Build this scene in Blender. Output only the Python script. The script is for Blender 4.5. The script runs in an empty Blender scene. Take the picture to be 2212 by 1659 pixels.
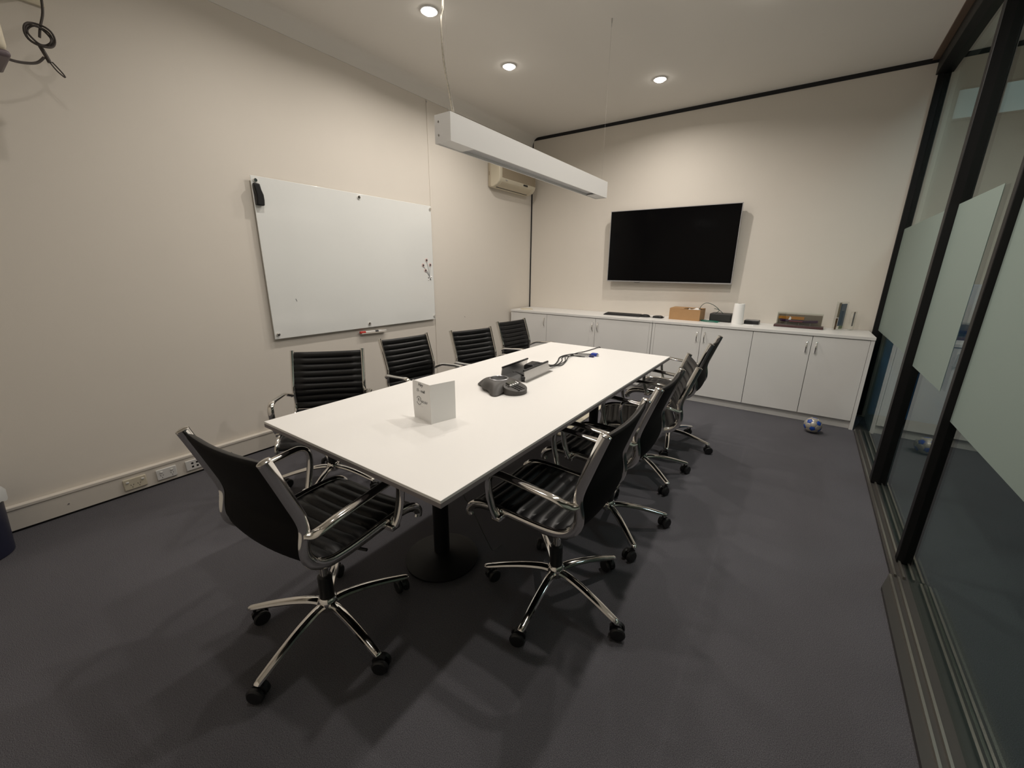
import bpy, bmesh, math, random
from mathutils import Vector, Matrix
random.seed(7)
R = math.radians
scene = bpy.context.scene
C = scene.collection

# ------------------------------------------------------------------ camera
F_PX, YAW, PITCH, ROLL = 870.8, -0.6088, 0.2791, 0.0099
CAM = Vector((3.1463, -4.9243, 1.3375))
fw = Vector((math.sin(YAW)*math.cos(PITCH), math.cos(YAW)*math.cos(PITCH), -math.sin(PITCH)))
rt = Vector((math.cos(YAW), -math.sin(YAW), 0)); up = rt.cross(fw)
rr = math.cos(ROLL)*rt + math.sin(ROLL)*up
uu = -math.sin(ROLL)*rt + math.cos(ROLL)*up
cam = bpy.data.cameras.new('camera'); camo = bpy.data.objects.new('camera', cam); C.objects.link(camo)
camo.matrix_world = Matrix(((rr.x, uu.x, -fw.x, CAM.x), (rr.y, uu.y, -fw.y, CAM.y), (rr.z, uu.z, -fw.z, CAM.z), (0, 0, 0, 1)))
cam.sensor_fit = 'HORIZONTAL'; cam.sensor_width = 36; cam.lens = F_PX/2212*36
cam.clip_start = 0.02; cam.clip_end = 60
scene.camera = camo

# ------------------------------------------------------------------ world, exposure
w = bpy.data.worlds.new('world'); scene.world = w; w.use_nodes = True
w.node_tree.nodes['Background'].inputs[0].default_value = (0.55, 0.65, 0.75, 1)
w.node_tree.nodes['Background'].inputs[1].default_value = 0.02
vs = scene.view_settings
vs.view_transform = 'Standard'; vs.look = 'None'; vs.gamma = 1; vs.use_curve_mapping = False
vs.exposure = 0.0
# ring of eight recessed downlights: (x, y, watts)
LAMP_COL = (1.0, 0.93, 0.85)
LAMPS = [(0.867, -2.637, .82), (0.868, -1.742, .9), (0.90, -3.60, .5), (1.829, -0.819, 1.0),
         (2.72, -1.66, 1.05), (2.74, -2.64, 1.05), (2.75, -3.60, .7), (1.93, -4.46, .52)]
LAMP_W = 11.4

# ------------------------------------------------------------------ materials
MATS = {}
def mat(name, col, rough=0.5, metal=0.0, spec=0.5, noise=0.0, nscale=20.0, bump=0.0, bscale=200.0, coat=0.0, emis=None, estr=0.0):
    if name in MATS: return MATS[name]
    m = bpy.data.materials.new(name); m.use_nodes = True
    nt = m.node_tree; b = nt.nodes['Principled BSDF']
    b.inputs['Base Color'].default_value = (*col, 1); b.inputs['Roughness'].default_value = rough
    b.inputs['Metallic'].default_value = metal; b.inputs['Specular IOR Level'].default_value = spec
    b.inputs['Coat Weight'].default_value = coat
    tc = nt.nodes.new('ShaderNodeTexCoord')
    if noise > 0:
        n = nt.nodes.new('ShaderNodeTexNoise'); n.inputs['Scale'].default_value = nscale; n.inputs['Detail'].default_value = 4
        nt.links.new(tc.outputs['Object'], n.inputs['Vector'])
        mx = nt.nodes.new('ShaderNodeMix'); mx.data_type = 'RGBA'
        mx.inputs[6].default_value = (*[c*(1-noise) for c in col], 1); mx.inputs[7].default_value = (*[min(1, c*(1+noise)) for c in col], 1)
        nt.links.new(n.outputs['Fac'], mx.inputs[0]); nt.links.new(mx.outputs[2], b.inputs['Base Color'])
    if bump > 0:
        n2 = nt.nodes.new('ShaderNodeTexNoise'); n2.inputs['Scale'].default_value = bscale; n2.inputs['Detail'].default_value = 2
        nt.links.new(tc.outputs['Object'], n2.inputs['Vector'])
        bp = nt.nodes.new('ShaderNodeBump'); bp.inputs['Strength'].default_value = bump; bp.inputs['Distance'].default_value = 0.004
        nt.links.new(n2.outputs['Fac'], bp.inputs['Height']); nt.links.new(bp.outputs['Normal'], b.inputs['Normal'])
    if emis:
        b.inputs['Emission Color'].default_value = (*emis, 1); b.inputs['Emission Strength'].default_value = estr
    MATS[name] = m; return m

def clear_mat(name, tint=(1, 1, 1), f0=0.04, rough=0.0):
    """thin pane: clear with Schlick reflection, same from both sides"""
    if name in MATS: return MATS[name]
    m = bpy.data.materials.new(name); m.use_nodes = True; nt = m.node_tree
    for n in list(nt.nodes): nt.nodes.remove(n)
    out = nt.nodes.new('ShaderNodeOutputMaterial'); mix = nt.nodes.new('ShaderNodeMixShader')
    tr = nt.nodes.new('ShaderNodeBsdfTransparent'); tr.inputs[0].default_value = (*tint, 1)
    gl = nt.nodes.new('ShaderNodeBsdfGlossy'); gl.inputs['Roughness'].default_value = rough; gl.inputs[0].default_value = (.95, 1, .97, 1)
    lw = nt.nodes.new('ShaderNodeLayerWeight'); lw.inputs[0].default_value = 0.5
    pw = nt.nodes.new('ShaderNodeMath'); pw.operation = 'POWER'; pw.inputs[1].default_value = 5
    ml = nt.nodes.new('ShaderNodeMath'); ml.operation = 'MULTIPLY_ADD'; ml.inputs[1].default_value = 1-f0; ml.inputs[2].default_value = f0
    nt.links.new(lw.outputs['Facing'], pw.inputs[0]); nt.links.new(pw.outputs[0], ml.inputs[0])
    nt.links.new(ml.outputs[0], mix.inputs[0]); nt.links.new(tr.outputs[0], mix.inputs[1]); nt.links.new(gl.outputs[0], mix.inputs[2])
    nt.links.new(mix.outputs[0], out.inputs[0]); MATS[name] = m; return m

def frost_mat(name, col):
    if name in MATS: return MATS[name]
    m = bpy.data.materials.new(name); m.use_nodes = True; nt = m.node_tree
    b = nt.nodes['Principled BSDF']; out = nt.nodes['Material Output']
    b.inputs['Base Color'].default_value = (*col, 1); b.inputs['Roughness'].default_value = 0.55; b.inputs['Specular IOR Level'].default_value = 0.35
    tl = nt.nodes.new('ShaderNodeBsdfTranslucent'); tl.inputs[0].default_value = (*col, 1)
    mx = nt.nodes.new('ShaderNodeMixShader'); mx.inputs[0].default_value = 0.35
    nt.links.new(b.outputs[0], mx.inputs[1]); nt.links.new(tl.outputs[0], mx.inputs[2]); nt.links.new(mx.outputs[0], out.inputs[0])
    MATS[name] = m; return m

def carpet_mat():
    m = bpy.data.materials.new('carpet'); m.use_nodes = True; nt = m.node_tree; b = nt.nodes['Principled BSDF']
    tc = nt.nodes.new('ShaderNodeTexCoord')
    n = nt.nodes.new('ShaderNodeTexNoise'); n.inputs['Scale'].default_value = 420; n.inputs['Detail'].default_value = 3
    n2 = nt.nodes.new('ShaderNodeTexNoise'); n2.inputs['Scale'].default_value = 1.6; n2.inputs['Detail'].default_value = 3
    rp = nt.nodes.new('ShaderNodeValToRGB'); e = rp.color_ramp.elements
    e[0].position = .34; e[0].color = (.082, .080, .090, 1); e[1].position = .70; e[1].color = (.222, .216, .236, 1)
    nt.links.new(tc.outputs['Object'], n.inputs['Vector']); nt.links.new(tc.outputs['Object'], n2.inputs['Vector'])
    nt.links.new(n.outputs['Fac'], rp.inputs[0])
    mx = nt.nodes.new('ShaderNodeMix'); mx.data_type = 'RGBA'; mx.blend_type = 'MULTIPLY'; mx.inputs[0].default_value = .35
    nt.links.new(rp.outputs[0], mx.inputs[6]); nt.links.new(n2.outputs['Fac'], mx.inputs[7]); nt.links.new(mx.outputs[2], b.inputs['Base Color'])
    b.inputs['Roughness'].default_value = 1.0; b.inputs['Specular IOR Level'].default_value = 0.1
    bp = nt.nodes.new('ShaderNodeBump'); bp.inputs['Strength'].default_value = .7; bp.inputs['Distance'].default_value = .006
    nt.links.new(n.outputs['Fac'], bp.inputs['Height']); nt.links.new(bp.outputs['Normal'], b.inputs['Normal'])
    return m

M_wall = mat('wall_paint', (.74, .69, .62), .75, noise=.02, nscale=3, bump=.05, bscale=300)
M_ceil = mat('ceiling_paint', (.82, .79, .74), .85, noise=.015, nscale=2)
M_carpet = carpet_mat()
M_lam = mat('white_laminate', (.80, .79, .77), .38, noise=.01, nscale=4)
M_table = mat('table_laminate', (.89, .87, .84), .32, noise=.01, nscale=3)
M_edge = mat('grey_edging', (.24, .215, .22), .5)
M_chrome = mat('chrome', (.80, .78, .75), .10, metal=1)
M_alu = mat('brushed_aluminium', (.62, .61, .60), .32, metal=1, noise=.04, nscale=60)
M_leather = mat('black_leather', (.007, .007, .0075), .40, spec=.38, noise=.2, nscale=90, bump=.08, bscale=420)
M_shell = mat('black_backing', (.006, .0055, .0055), .75, spec=.15, noise=.1, nscale=60)
M_black = mat('black_plastic', (.012, .012, .013), .45, noise=.1)
M_frame = mat('black_frame', (.007, .0065, .007), .5, spec=.3, noise=.1, nscale=8)
M_reveal = mat('dark_reveal', (.008, .008, .010), .7)
M_white = mat('white_plastic', (.74, .73, .71), .45)
M_cream = mat('cream_plastic', (.66, .60, .47), .5, noise=.02)
M_skirt = mat('skirting_paint', (.74, .69, .62), .55, noise=.02)
M_screen = mat('tv_screen', (.002, .002, .0025), .10, spec=.12)
M_silver = mat('silver_trim', (.55, .55, .57), .3, metal=.8)
M_board = mat('board_glass', (.82, .83, .81), .16, noise=.015, nscale=2.2, coat=.2)
M_glass = clear_mat('partition_glass', (.77, .84, .82))
M_acryl = clear_mat('acrylic', (.93, .93, .92), f0=.05)
M_frost = frost_mat('frosted_film', (.37, .45, .41))
M_card = mat('white_card', (.90, .89, .87), .7)
M_ink = mat('ink', (.05, .05, .055), .7)
M_inkgrey = mat('grey_ink', (.15, .15, .16), .7)
M_kraft = mat('kraft_cardboard', (.43, .25, .115), .8, noise=.06, nscale=30)
M_green = mat('green_cable', (.01, .14, .095), .5)
M_blue = mat('blue_plastic', (.02, .05, .35), .4)

# ------------------------------------------------------------------ mesh helpers
class MB:
    def __init__(s): s.v = []; s.f = []
    def box(s, x0, x1, y0, y1, z0, z1):
        n = len(s.v); s.v += [(x, y, z) for z in (z0, z1) for y in (y0, y1) for x in (x0, x1)]
        s.f += [tuple(n+i for i in q) for q in ((0, 2, 3, 1), (4, 5, 7, 6), (0, 1, 5, 4), (2, 6, 7, 3), (0, 4, 6, 2), (1, 3, 7, 5))]; return s
    def prism(s, poly, axis, a, b):
        """poly of 2-D points extruded along axis from a to b"""
        n = len(s.v); k = len(poly)
        def P(p, t): return {'x': (t, p[0], p[1]), 'y': (p[0], t, p[1]), 'z': (p[0], p[1], t)}[axis]
        s.v += [P(p, a) for p in poly] + [P(p, b) for p in poly]
        s.f += [tuple(range(n+k-1, n-1, -1)), tuple(range(n+k, n+2*k))]
        s.f += [(n+i, n+(i+1) % k, n+k+(i+1) % k, n+k+i) for i in range(k)]; return s
    def lathe(s, prof, seg=24, c=(0, 0, 0), axis='z', sx=1, sy=1, caps=True):
        n = len(s.v)
        for r, h in prof:
            for i in range(seg):
                a = 2*math.pi*i/seg; p = (r*math.cos(a)*sx, r*math.sin(a)*sy, h)
                if axis == 'x': p = (p[2], p[0], p[1])
                if axis == 'y': p = (p[0], p[2], p[1])
                s.v.append((p[0]+c[0], p[1]+c[1], p[2]+c[2]))
        for j in range(len(prof)-1):
            for i in range(seg):
                a = n+j*seg+i; b = n+j*seg+(i+1) % seg; s.f.append((a, b, b+seg, a+seg))
        if caps: s.f.append(tuple(n+i for i in range(seg-1, -1, -1))); m = n+(len(prof)-1)*seg; s.f.append(tuple(m+i for i in range(seg)))
        return s
    def tube(s, pts, rx, ry=None, seg=8, ref=(0, 0, 1), radii=None, smooth=0):
        """sweep an ellipse: rx along ref-ish direction, ry across"""
        ry = ry or rx; pts = [Vector(p) for p in pts]
        if smooth: pts = catmull(pts, smooth)
        n = len(s.v); ref = Vector(ref)
        for i, p in enumerate(pts):
            t = (pts[min(i+1, len(pts)-1)]-pts[max(i-1, 0)]).normalized()
            a = ref - t*ref.dot(t)
            if a.length < 1e-4: a = Vector((1, 0, 0)) - t*t.x
            a.normalize(); b = t.cross(a); k = radii(i/(len(pts)-1)) if radii else 1
            for j in range(seg):
                an = 2*math.pi*j/seg; q = p + a*(rx*k*math.cos(an)) + b*(ry*k*math.sin(an)); s.v.append(tuple(q))
        for i in range(len(pts)-1):
            for j in range(seg):
                a = n+i*seg+j; b = n+i*seg+(j+1) % seg; s.f.append((a, b, b+seg, a+seg))
        s.f.append(tuple(n+i for i in range(seg-1, -1, -1))); m = n+(len(pts)-1)*seg; s.f.append(tuple(m+i for i in range(seg))); return s
    def grid(s, P, nu, nv):
        n = len(s.v)
        s.v += [tuple(P(i, j)) for i in range(nu) for j in range(nv)]
        s.f += [(n+i*nv+j, n+(i+1)*nv+j, n+(i+1)*nv+j+1, n+i*nv+j+1) for i in range(nu-1) for j in range(nv-1)]; return s
    def build(s, name, m, parent=None, loc=None, rot=None, bevel=0, seg=2, smooth=True, angle=35):
        me = bpy.data.meshes.new(name); me.from_pydata(s.v, [], s.f)
        bm = bmesh.new(); bm.from_mesh(me); bmesh.ops.recalc_face_normals(bm, faces=bm.faces); bm.to_mesh(me); bm.free()
        me.materials.append(m)
        if smooth:
            me.polygons.foreach_set('use_smooth', [True]*len(me.polygons)); me.set_sharp_from_angle(angle=R(angle))
        o = bpy.data.objects.new(name, me); C.objects.link(o)
        if parent: o.parent = parent
        if loc: o.location = loc
        if rot: o.rotation_euler = rot
        if bevel:
            b = o.modifiers.new('bevel', 'BEVEL'); b.width = bevel; b.segments = seg; b.limit_method = 'ANGLE'; b.angle_limit = R(40)
        return o

def catmull(pts, k):
    out = []; n = len(pts)
    for i in range(n-1):
        p0, p1, p2, p3 = pts[max(i-1, 0)], pts[i], pts[i+1], pts[min(i+2, n-1)]
        for j in range(k):
            t = j/k; t2 = t*t; t3 = t2*t
            out.append(0.5*((2*p1)+(p2-p0)*t+(2*p0-5*p1+4*p2-p3)*t2+(3*p1-p0-3*p2+p3)*t3))
    out.append(pts[-1].copy()); return out

def box(name, m, x0, x1, y0, y1, z0, z1, parent=None, **k): return MB().box(x0, x1, y0, y1, z0, z1).build(name, m, parent, **k)
def tag(o, label, cat, group=None):
    o['label'] = label; o['category'] = cat
    if group: o['group'] = group
    return o
def struct(o, label, cat):
    o['kind'] = 'structure'; return tag(o, label, cat)
def empty(name, loc=(0, 0, 0), rz=0):
    o = bpy.data.objects.new(name, None); o.empty_display_size = .05; C.objects.link(o); o.location = loc; o.rotation_euler = (0, 0, rz); return o
def copy_tree(o, parent=None):
    c = o.copy(); C.objects.link(c); c.parent = parent
    for ch in o.children:
        if not ch.get('_skip'): copy_tree(ch, c)
    return c
def text_mesh(name, body, size, m, parent, mw, shear=0, spacing=1.0):
    cu = bpy.data.curves.new(name, 'FONT'); cu.body = body; cu.size = size; cu.extrude = .0002; cu.shear = shear; cu.space_character = spacing; cu.resolution_u = 3
    t = bpy.data.objects.new(name, cu); C.objects.link(t); bpy.context.view_layer.update()
    me = bpy.data.meshes.new_from_object(t.evaluated_get(bpy.context.evaluated_depsgraph_get()))
    bpy.data.objects.remove(t); me.materials.clear(); me.materials.append(m)
    o = bpy.data.objects.new(name, me); C.objects.link(o); o.parent = parent; o.matrix_local = mw; return o

# ------------------------------------------------------------------ room shell
W, H, YR = 3.78, 2.942, -5.55
def gx(y): return W + .0099*y                     # glass partition runs very slightly inwards
struct(box('floor', M_carpet, -.15, 6.2, YR-.1, 2.2, -.1, 0), 'dark charcoal carpet covering the whole floor', 'floor')
struct(box('ceiling', M_ceil, -.15, 3.95, YR-.1, .1, H, H+.12), 'plain off-white plaster ceiling with recessed lights', 'ceiling')
struct(box('wall_left', M_wall, -.15, 0, YR-.1, 0, 0, H), 'long warm beige wall carrying the whiteboard', 'wall')
struct(box('wall_back', M_wall, -.15, W+.08, 0, .1, 0, H), 'warm beige wall behind the television and cabinets', 'wall')
struct(box('wall_front', M_wall, -.15, 3.95, YR-.1, YR, 0, H), 'beige wall behind the viewer', 'wall')
MB().tube([(.0008, -1.390, .800), (.0008, -1.382, .795), (.0008, -1.378, .788)], .002, .001, seg=6, ref=(0, 1, 0)).build('scuff_mark', M_ink, bpy.data.objects['wall_left'])
# cove cornice along the left wall
cv = [(0.0, H-.105), (.006, H-.105)] + [(.006+.084*(1-math.cos(R(a))), H-.098+.0975*math.sin(R(a))) for a in range(0, 91, 6)] + [(.0905, H), (0, H)]
struct(MB().prism(cv, 'y', YR, -.004).build('trim_1', M_ceil), 'plaster cove cornice where the beige wall meets the ceiling', 'cornice')
struct(box('trim_2', M_reveal, .012, W-.03, -.006, 0, H-.034, H), 'black shadow-line strip under the ceiling on the television wall', 'trim')
struct(box('trim_3', M_reveal, .0, .016, -.006, 0, .0, H-.034), 'black shadow-line strip in the corner beside the air conditioner', 'trim')
t4 = box('trim_4', M_wall, 0, .006, -1.856, -1.826, .14, H-.106, bevel=.002)
struct(t4, 'slim vertical joint strip on the left wall at the whiteboard edge', 'trim')
MB().lathe([(.006, 0), (.006, .006), (.003, .009)], 8, (0, 0, 0), 'x').build('screw', M_alu, t4, loc=(.006, -1.855, H-.125))
# skirting duct
sk = MB().prism([(0, 0.012), (.030, .012), (.030, .122), (.034, .124), (.034, .139), (.030, .141), (0, .141)], 'y', YR, -.51).build('baseboard_left', M_skirt, bevel=.002)
struct(sk, 'deep cream skirting duct along the left wall with power points', 'skirting')
box('shadow_gap', M_reveal, 0, .022, YR, -.51, 0, .012, sk)
for y in (-4.72, -3.92, -2.6): MB().lathe([(.004, 0), (.004, .0015)], 8, (0, 0, 0), 'x').build('screw', M_alu, sk, loc=(.030, y, .066))

# ------------------------------------------------------------------ glazed partition on the right
wr = empty('wall_right'); struct(wr, 'black framed glass partition with frosted bands on the right', 'partition')
MY = [(-.03, 0, .042), (-1.65, -1.59, .045), (-2.56, -2.52, .030), (-4.33, -4.27, .03), (YR, YR+.05, .03)]
for a, b, d in MY:
    MB().prism([(gx(a)-d, a), (gx(b)-d, b), (gx(b)+.03, b), (gx(a)+.03, a)], 'z', .02, H).build('mullion', M_frame, wr, bevel=.003)
MB().prism([(gx(YR)-.055, YR), (gx(0)-.055, 0), (gx(0)+.06, 0), (gx(YR)+.06, YR)], 'z', H-.12, H).build('head_rail', M_frame, wr, bevel=.003)
MB().prism([(gx(YR)-.095, YR), (gx(0)-.095, -.0), (gx(0)-.055, 0), (gx(YR)-.055, YR)], 'z', H-.014, H).build('head_trim', mat('brown_trim', (.12, .075, .05), .5), wr)
M_sill = mat('bronze_sill', (.075, .07, .065), .5, metal=.5)
s1 = MB().prism([(gx(-2.70)-.060, -2.70), (gx(0)-.060, -.53), (gx(0)+.06, 0), (gx(-2.7)+.06, -2.70)], 'z', 0, .016).build('sill', M_sill, wr)
s2 = MB().prism([(gx(YR)-.105, YR), (gx(-2.8)-.105, -2.80), (gx(-2.7)-.06, -2.66), (gx(-2.7)+.06, -2.70), (gx(YR)+.06, YR)], 'z', 0, .018).build('sill', M_sill, wr)
M_rail = mat('track_rail', (.40, .38, .34), .35, metal=.9)
for s_, y0, y1, offs in ((s1, -2.69, -.55, (-.050, -.020)), (s2, YR+.01, -2.70, (-.068, -.040))):
    for of in offs:
        MB().prism([(gx(y0)+of-.004, y0), (gx(y1)+of-.004, y1), (gx(y1)+of+.004, y1), (gx(y0)+of+.004, y0)], 'z', .014, .030).build('track_rail', M_rail, s_)
BAYS = [(-1.59, -.03, .830, -1.59, -.03), (-2.52, -1.65, .805, -2.30, -1.65), (-4.27, -2.56, .735, -4.27, -2.56), (YR+.05, -4.33, .735, YR+.05, -4.33)]
for y0, y1, zf, f0, f1 in BAYS:
    pn = MB().prism([(gx(y0)-.004, y0), (gx(y1)-.004, y1), (gx(y1)+.004, y1), (gx(y0)+.004, y0)], 'z', .018, H-.11).build('pane', M_glass, wr)
    MB().prism([(gx(f0)-.0052, f0), (gx(f1)-.0052, f1), (gx(f1)-.0042, f1), (gx(f0)-.0042, f0)], 'z', zf, 1.69).build('frosted_film', M_frost, pn)
# dim corridor beyond the glass
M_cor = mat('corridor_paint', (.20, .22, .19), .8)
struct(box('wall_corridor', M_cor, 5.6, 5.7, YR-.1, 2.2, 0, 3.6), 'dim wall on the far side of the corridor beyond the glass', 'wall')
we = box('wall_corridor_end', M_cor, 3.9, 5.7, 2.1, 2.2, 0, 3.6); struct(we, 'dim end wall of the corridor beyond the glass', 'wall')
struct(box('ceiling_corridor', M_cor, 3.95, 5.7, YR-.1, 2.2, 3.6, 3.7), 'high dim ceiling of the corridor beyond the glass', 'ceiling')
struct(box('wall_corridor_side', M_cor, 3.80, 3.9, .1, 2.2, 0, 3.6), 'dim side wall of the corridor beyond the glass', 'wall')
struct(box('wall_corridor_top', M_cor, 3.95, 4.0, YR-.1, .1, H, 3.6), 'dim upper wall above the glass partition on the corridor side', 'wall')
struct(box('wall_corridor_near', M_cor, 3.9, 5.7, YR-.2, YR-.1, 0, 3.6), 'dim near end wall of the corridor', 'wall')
wn = empty('window_1', (0, 0, 0)); struct(wn, 'pale daylit high window seen through the top of the glass', 'window')
M_day = mat('daylit_pane', (.4, .45, .5), .3, emis=(.50, .68, .72), estr=.32)
for x0, x1 in ((4.04, 4.17), (4.20, 4.36), (4.55, 4.75), (4.79, 5.0)):
    box('pane', M_day, x0, x1, 2.085, 2.094, 2.98, 3.26, wn)
    MB().box(x0-.015, x0, 2.07, 2.1, 2.96, 3.28).box(x1, x1+.015, 2.07, 2.1, 2.96, 3.28).box(x0, x1, 2.07, 2.1, 3.26, 3.28).box(x0, x1, 2.07, 2.1, 2.96, 2.98).build('window_frame', M_frame, wn)
bp = empty('partition_screen', (4.15, -.10, 0)); tag(bp, 'blue fabric office screen behind the glass beside the cabinet end', 'screen')
box('panel', mat('blue_fabric', (.045, .26, .62), .9, noise=.08, nscale=80), -.31, .5, 0, .04, .06, 1.25, bp, bevel=.006)
box('foot', M_black, -.26, -.22, -.12, .16, 0, .06, bp); box('foot', M_black, .4, .44, -.12, .16, 0, .06, bp)

cl_ = empty('corridor_fill', (4.55, -1.5, 3.6)); tag(cl_, 'added unseen fill panel brightening the blue screen beyond the glass', 'ceiling light')  # fill light added out of view to brighten the blue screen behind the glass
box('frame', M_white, -.3, .3, -.3, .3, -.03, 0, cl_); box('diffuser', mat('corridor_fill_diffuser', (.8, .8, .8), .5, emis=(.80, .92, 1), estr=1.5), -.28, .28, -.28, .28, -.034, -.03, cl_)
L = bpy.data.lights.new('corridor_fill_lamp', 'AREA'); L.size = .55; L.energy = 12; L.color = (.75, .9, 1)
lo = bpy.data.objects.new('corridor_fill_lamp', L); C.objects.link(lo); lo.parent = cl_; lo.location = (0, 0, -.04)

# ------------------------------------------------------------------ downlights
def downlight(x, y, k, label):
    t = empty('downlight', (x, y, H)); tag(t, label, 'ceiling light', 'recessed ceiling downlights')
    MB().lathe([(.060, 0), (.060, -.004), (.054, -.008), (.046, -.006), (.046, 0)], 32).build('trim_ring', M_white, t)
    MB().lathe([(.0455, -.001)] + [(.0455*math.cos(R(a))+.0004, -.002-.024*math.sin(R(a))) for a in range(0, 91, 10)], 32).build('lens', mat('lamp_lens', (.9, .9, .9), .4, emis=(1, .94, .85), estr=22), t)  # lens bulged into a dome so its shape imitates round glare
    L = bpy.data.lights.new('downlight_lamp', 'AREA'); L.shape = 'DISK'; L.size = .07; L.energy = LAMP_W*k; L.color = LAMP_COL; L.spread = R(160)
    lo = bpy.data.objects.new('downlight_lamp', L); C.objects.link(lo); lo.parent = t; lo.location = (0, 0, -.028)
DL = ['lit round downlight nearest the top edge, left of the pendant cord', 'lit round downlight above the whiteboard end of the pendant', 'lit round downlight nearest the viewer on the whiteboard side',
      'lit round downlight closest to the television wall', 'lit round downlight nearest the television on the glass side', 'lit round downlight midway along the glass side',
      'lit round downlight nearest the viewer on the glass side', 'lit round downlight above the near end of the table']
for (x, y, k), lb in zip(LAMPS, DL): downlight(x, y, k, lb)

# ------------------------------------------------------------------ pendant strip light (switched off)
pt = empty('pendant_light', (1.815, -2.711, 1.842)); tag(pt, 'long white linear pendant light hanging over the table, switched off', 'pendant light')
hb, hl, ht = .045, .823, .107
bd = MB(); bd.box(-hb, -hb+.006, -hl, hl, 0, ht).box(hb-.006, hb, -hl, hl, 0, ht).box(-hb+.006, hb-.006, -hl, hl, ht-.006, ht).build('housing', M_white, pt)
for s in (-1, 1): box('end_cap', M_white, -hb, hb, s*hl-(0 if s > 0 else .003), s*hl+(.003 if s > 0 else 0), 0, ht, pt)
for s in (-1, 1): MB().box(-hb+.006, hb-.006, min(s*hl, s*(hl-.16))+.001, max(s*hl, s*(hl-.16))-.001, .003, .008).build('end_plate', M_white, pt)
box('diffuser', mat('grey_diffuser', (.42, .42, .43), .35), -hb+.007, hb-.007, -hl+.162, hl-.162, .012, .018, pt)
for i in range(2): MB().lathe([(.004, 0), (.004, .002)], 8, (0, 0, 0), 'y').build('screw', M_alu, pt, loc=(-.022, -hl-.005, .03+.05*i))
for y in (-hl+.03, hl-.005):
    MB().tube([(0, y, ht), (0, y, H-1.842)], .0004, seg=6, ref=(1, 0, 0)).build('suspension_wire', mat('wire', (.35, .33, .30), .5, metal=1), pt)
    MB().lathe([(.005, 0), (.005, -.022), (.0025, -.03), (.0025, -.045), (.001, -.05)], 10).build('ceiling_hook', M_alu, pt, loc=(0, y, H-1.842))
cpts = [(-.015, -.786+.05, .145-.04), (-.015, -.759, .194), (-.015, -.778, .254), (-.015, -.793, .33), (-.015, -.797, .444), (-.013, -.786, .508), (-.01, -.79, .75), (-.01, -.80, H-1.842)]
MB().tube(cpts, .0045, seg=8, ref=(1, 0, 0), smooth=6).build('power_cord', mat('clear_cord', (.62, .58, .50), .2, metal=.6, noise=.5, nscale=120), pt)

# ------------------------------------------------------------------ air conditioner
ac = empty('air_conditioner', (0, -.55, 2.235)); tag(ac, 'cream wall-mounted split air conditioner in the far corner', 'air conditioner')
prof = [(.0, 0.0), (.075, -.002), (.125, .018), (.160, .055), (.170, .085), (.170, .225), (.160, .242), (.14, .25), (0, .255)]
MB().prism(prof, 'y', -.38, .38).build('body', M_cream, ac, bevel=.012, seg=3)
box('side_cap', mat('aged_cream', (.52, .45, .34), .55), 0, .04, -.383, .383, .004, .253, ac, bevel=.008)
box('intake_grille', mat('taupe_grille', (.34, .28, .20), .6, noise=.04, nscale=40), .168, .1725, -.335, .365, .092, .215, ac, bevel=.001)
fl = MB().prism([(.088, .0035), (.128, .0215), (.156, .0525), (.159, .0505), (.131, .0185), (.09, .0005)], 'y', -.33, .30).build('louvre', mat('louvre_cream', (.60, .53, .40), .5), ac)
MB().prism([(.075, -.0005), (.086, .002), (.087, -.0005), (.076, -.003)], 'y', -.335, .305).build('air_slot', M_reveal, ac)
box('display', M_black, .168, .1735, .10, .19, .066, .084, ac, bevel=.002); box('badge', M_silver, .167, .172, -.27, -.23, .07, .077, ac)
box('side_vent', mat('aged_dark', (.25, .2, .14), .6), .017, .024, -.3845, -.382, .12, .16, ac)

# ------------------------------------------------------------------ television
tv = empty('television', (1.858, -.085, 1.598)); tag(tv, 'large black flat television with silver edge on the far wall', 'television')
tv.rotation_euler = (R(1.5), 0, R(.8))
tw, th = .678, .388
box('casing', mat('tv_casing', (.02, .02, .022), .5), -tw+.01, tw-.01, .0, .04, -th+.012, th-.01, tv, bevel=.006)
MB().box(-tw, -tw+.006, -.014, .012, -th, th).box(tw-.006, tw, -.014, .012, -th, th).box(-tw, tw, -.014, .012, th-.006, th).box(-tw, tw, -.016, .014, -th-.010, -th+.002).build('bezel', M_silver, tv)
box('screen', M_screen, -tw+.006, tw-.006, -.012, 0, -th+.002, th-.006, tv)
box('badge', M_silver, -.02, .02, -.0175, -.016, -th-.007, -th-.002, tv)
box('wall_mount', M_black, -.2, .2, .04, .075, -.2, .2, tv)
MB().tube([(-.37, .03, -th+.01), (-.355, .02, -th-.012), (-.32, .015, -th-.02), (-.285, .02, -th-.012), (-.27, .03, -th+.01)], .0022, seg=6, smooth=5).build('cable', M_black, tv)

# ------------------------------------------------------------------ glass whiteboard and things on it
wb = empty('whiteboard', (0, -2.695, 1.367)); tag(wb, 'large frosted glass whiteboard fixed to the left wall', 'whiteboard')
box('glass_panel', M_board, .024, .030, -.816, .816, -.550, .550, wb, bevel=.0025)
for y in (-.79, .003, .806-.0):
    for z in (.522, -.515):
        yy = min(y, .802)
        MB().lathe([(.008, 0), (.008, .024)], 12, axis='x').build('standoff', M_chrome, wb, loc=(0, yy, z))
        MB().lathe([(.013, .030), (.013, .038), (.011, .041), (.0005, .0415)], 16, axis='x').build('standoff_cap', M_chrome, wb, loc=(0, yy, z))
MB().tube([(.0305, -.625, -.265), (.0305, -.621, -.275), (.0305, -.617, -.284)], .0014, seg=5, ref=(1, 0, 0)).build('pen_mark', M_ink, wb)
er = empty('board_eraser', (.0305, -3.484, 1.80)); tag(er, 'black curved board eraser at the top left of the whiteboard', 'eraser')
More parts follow.
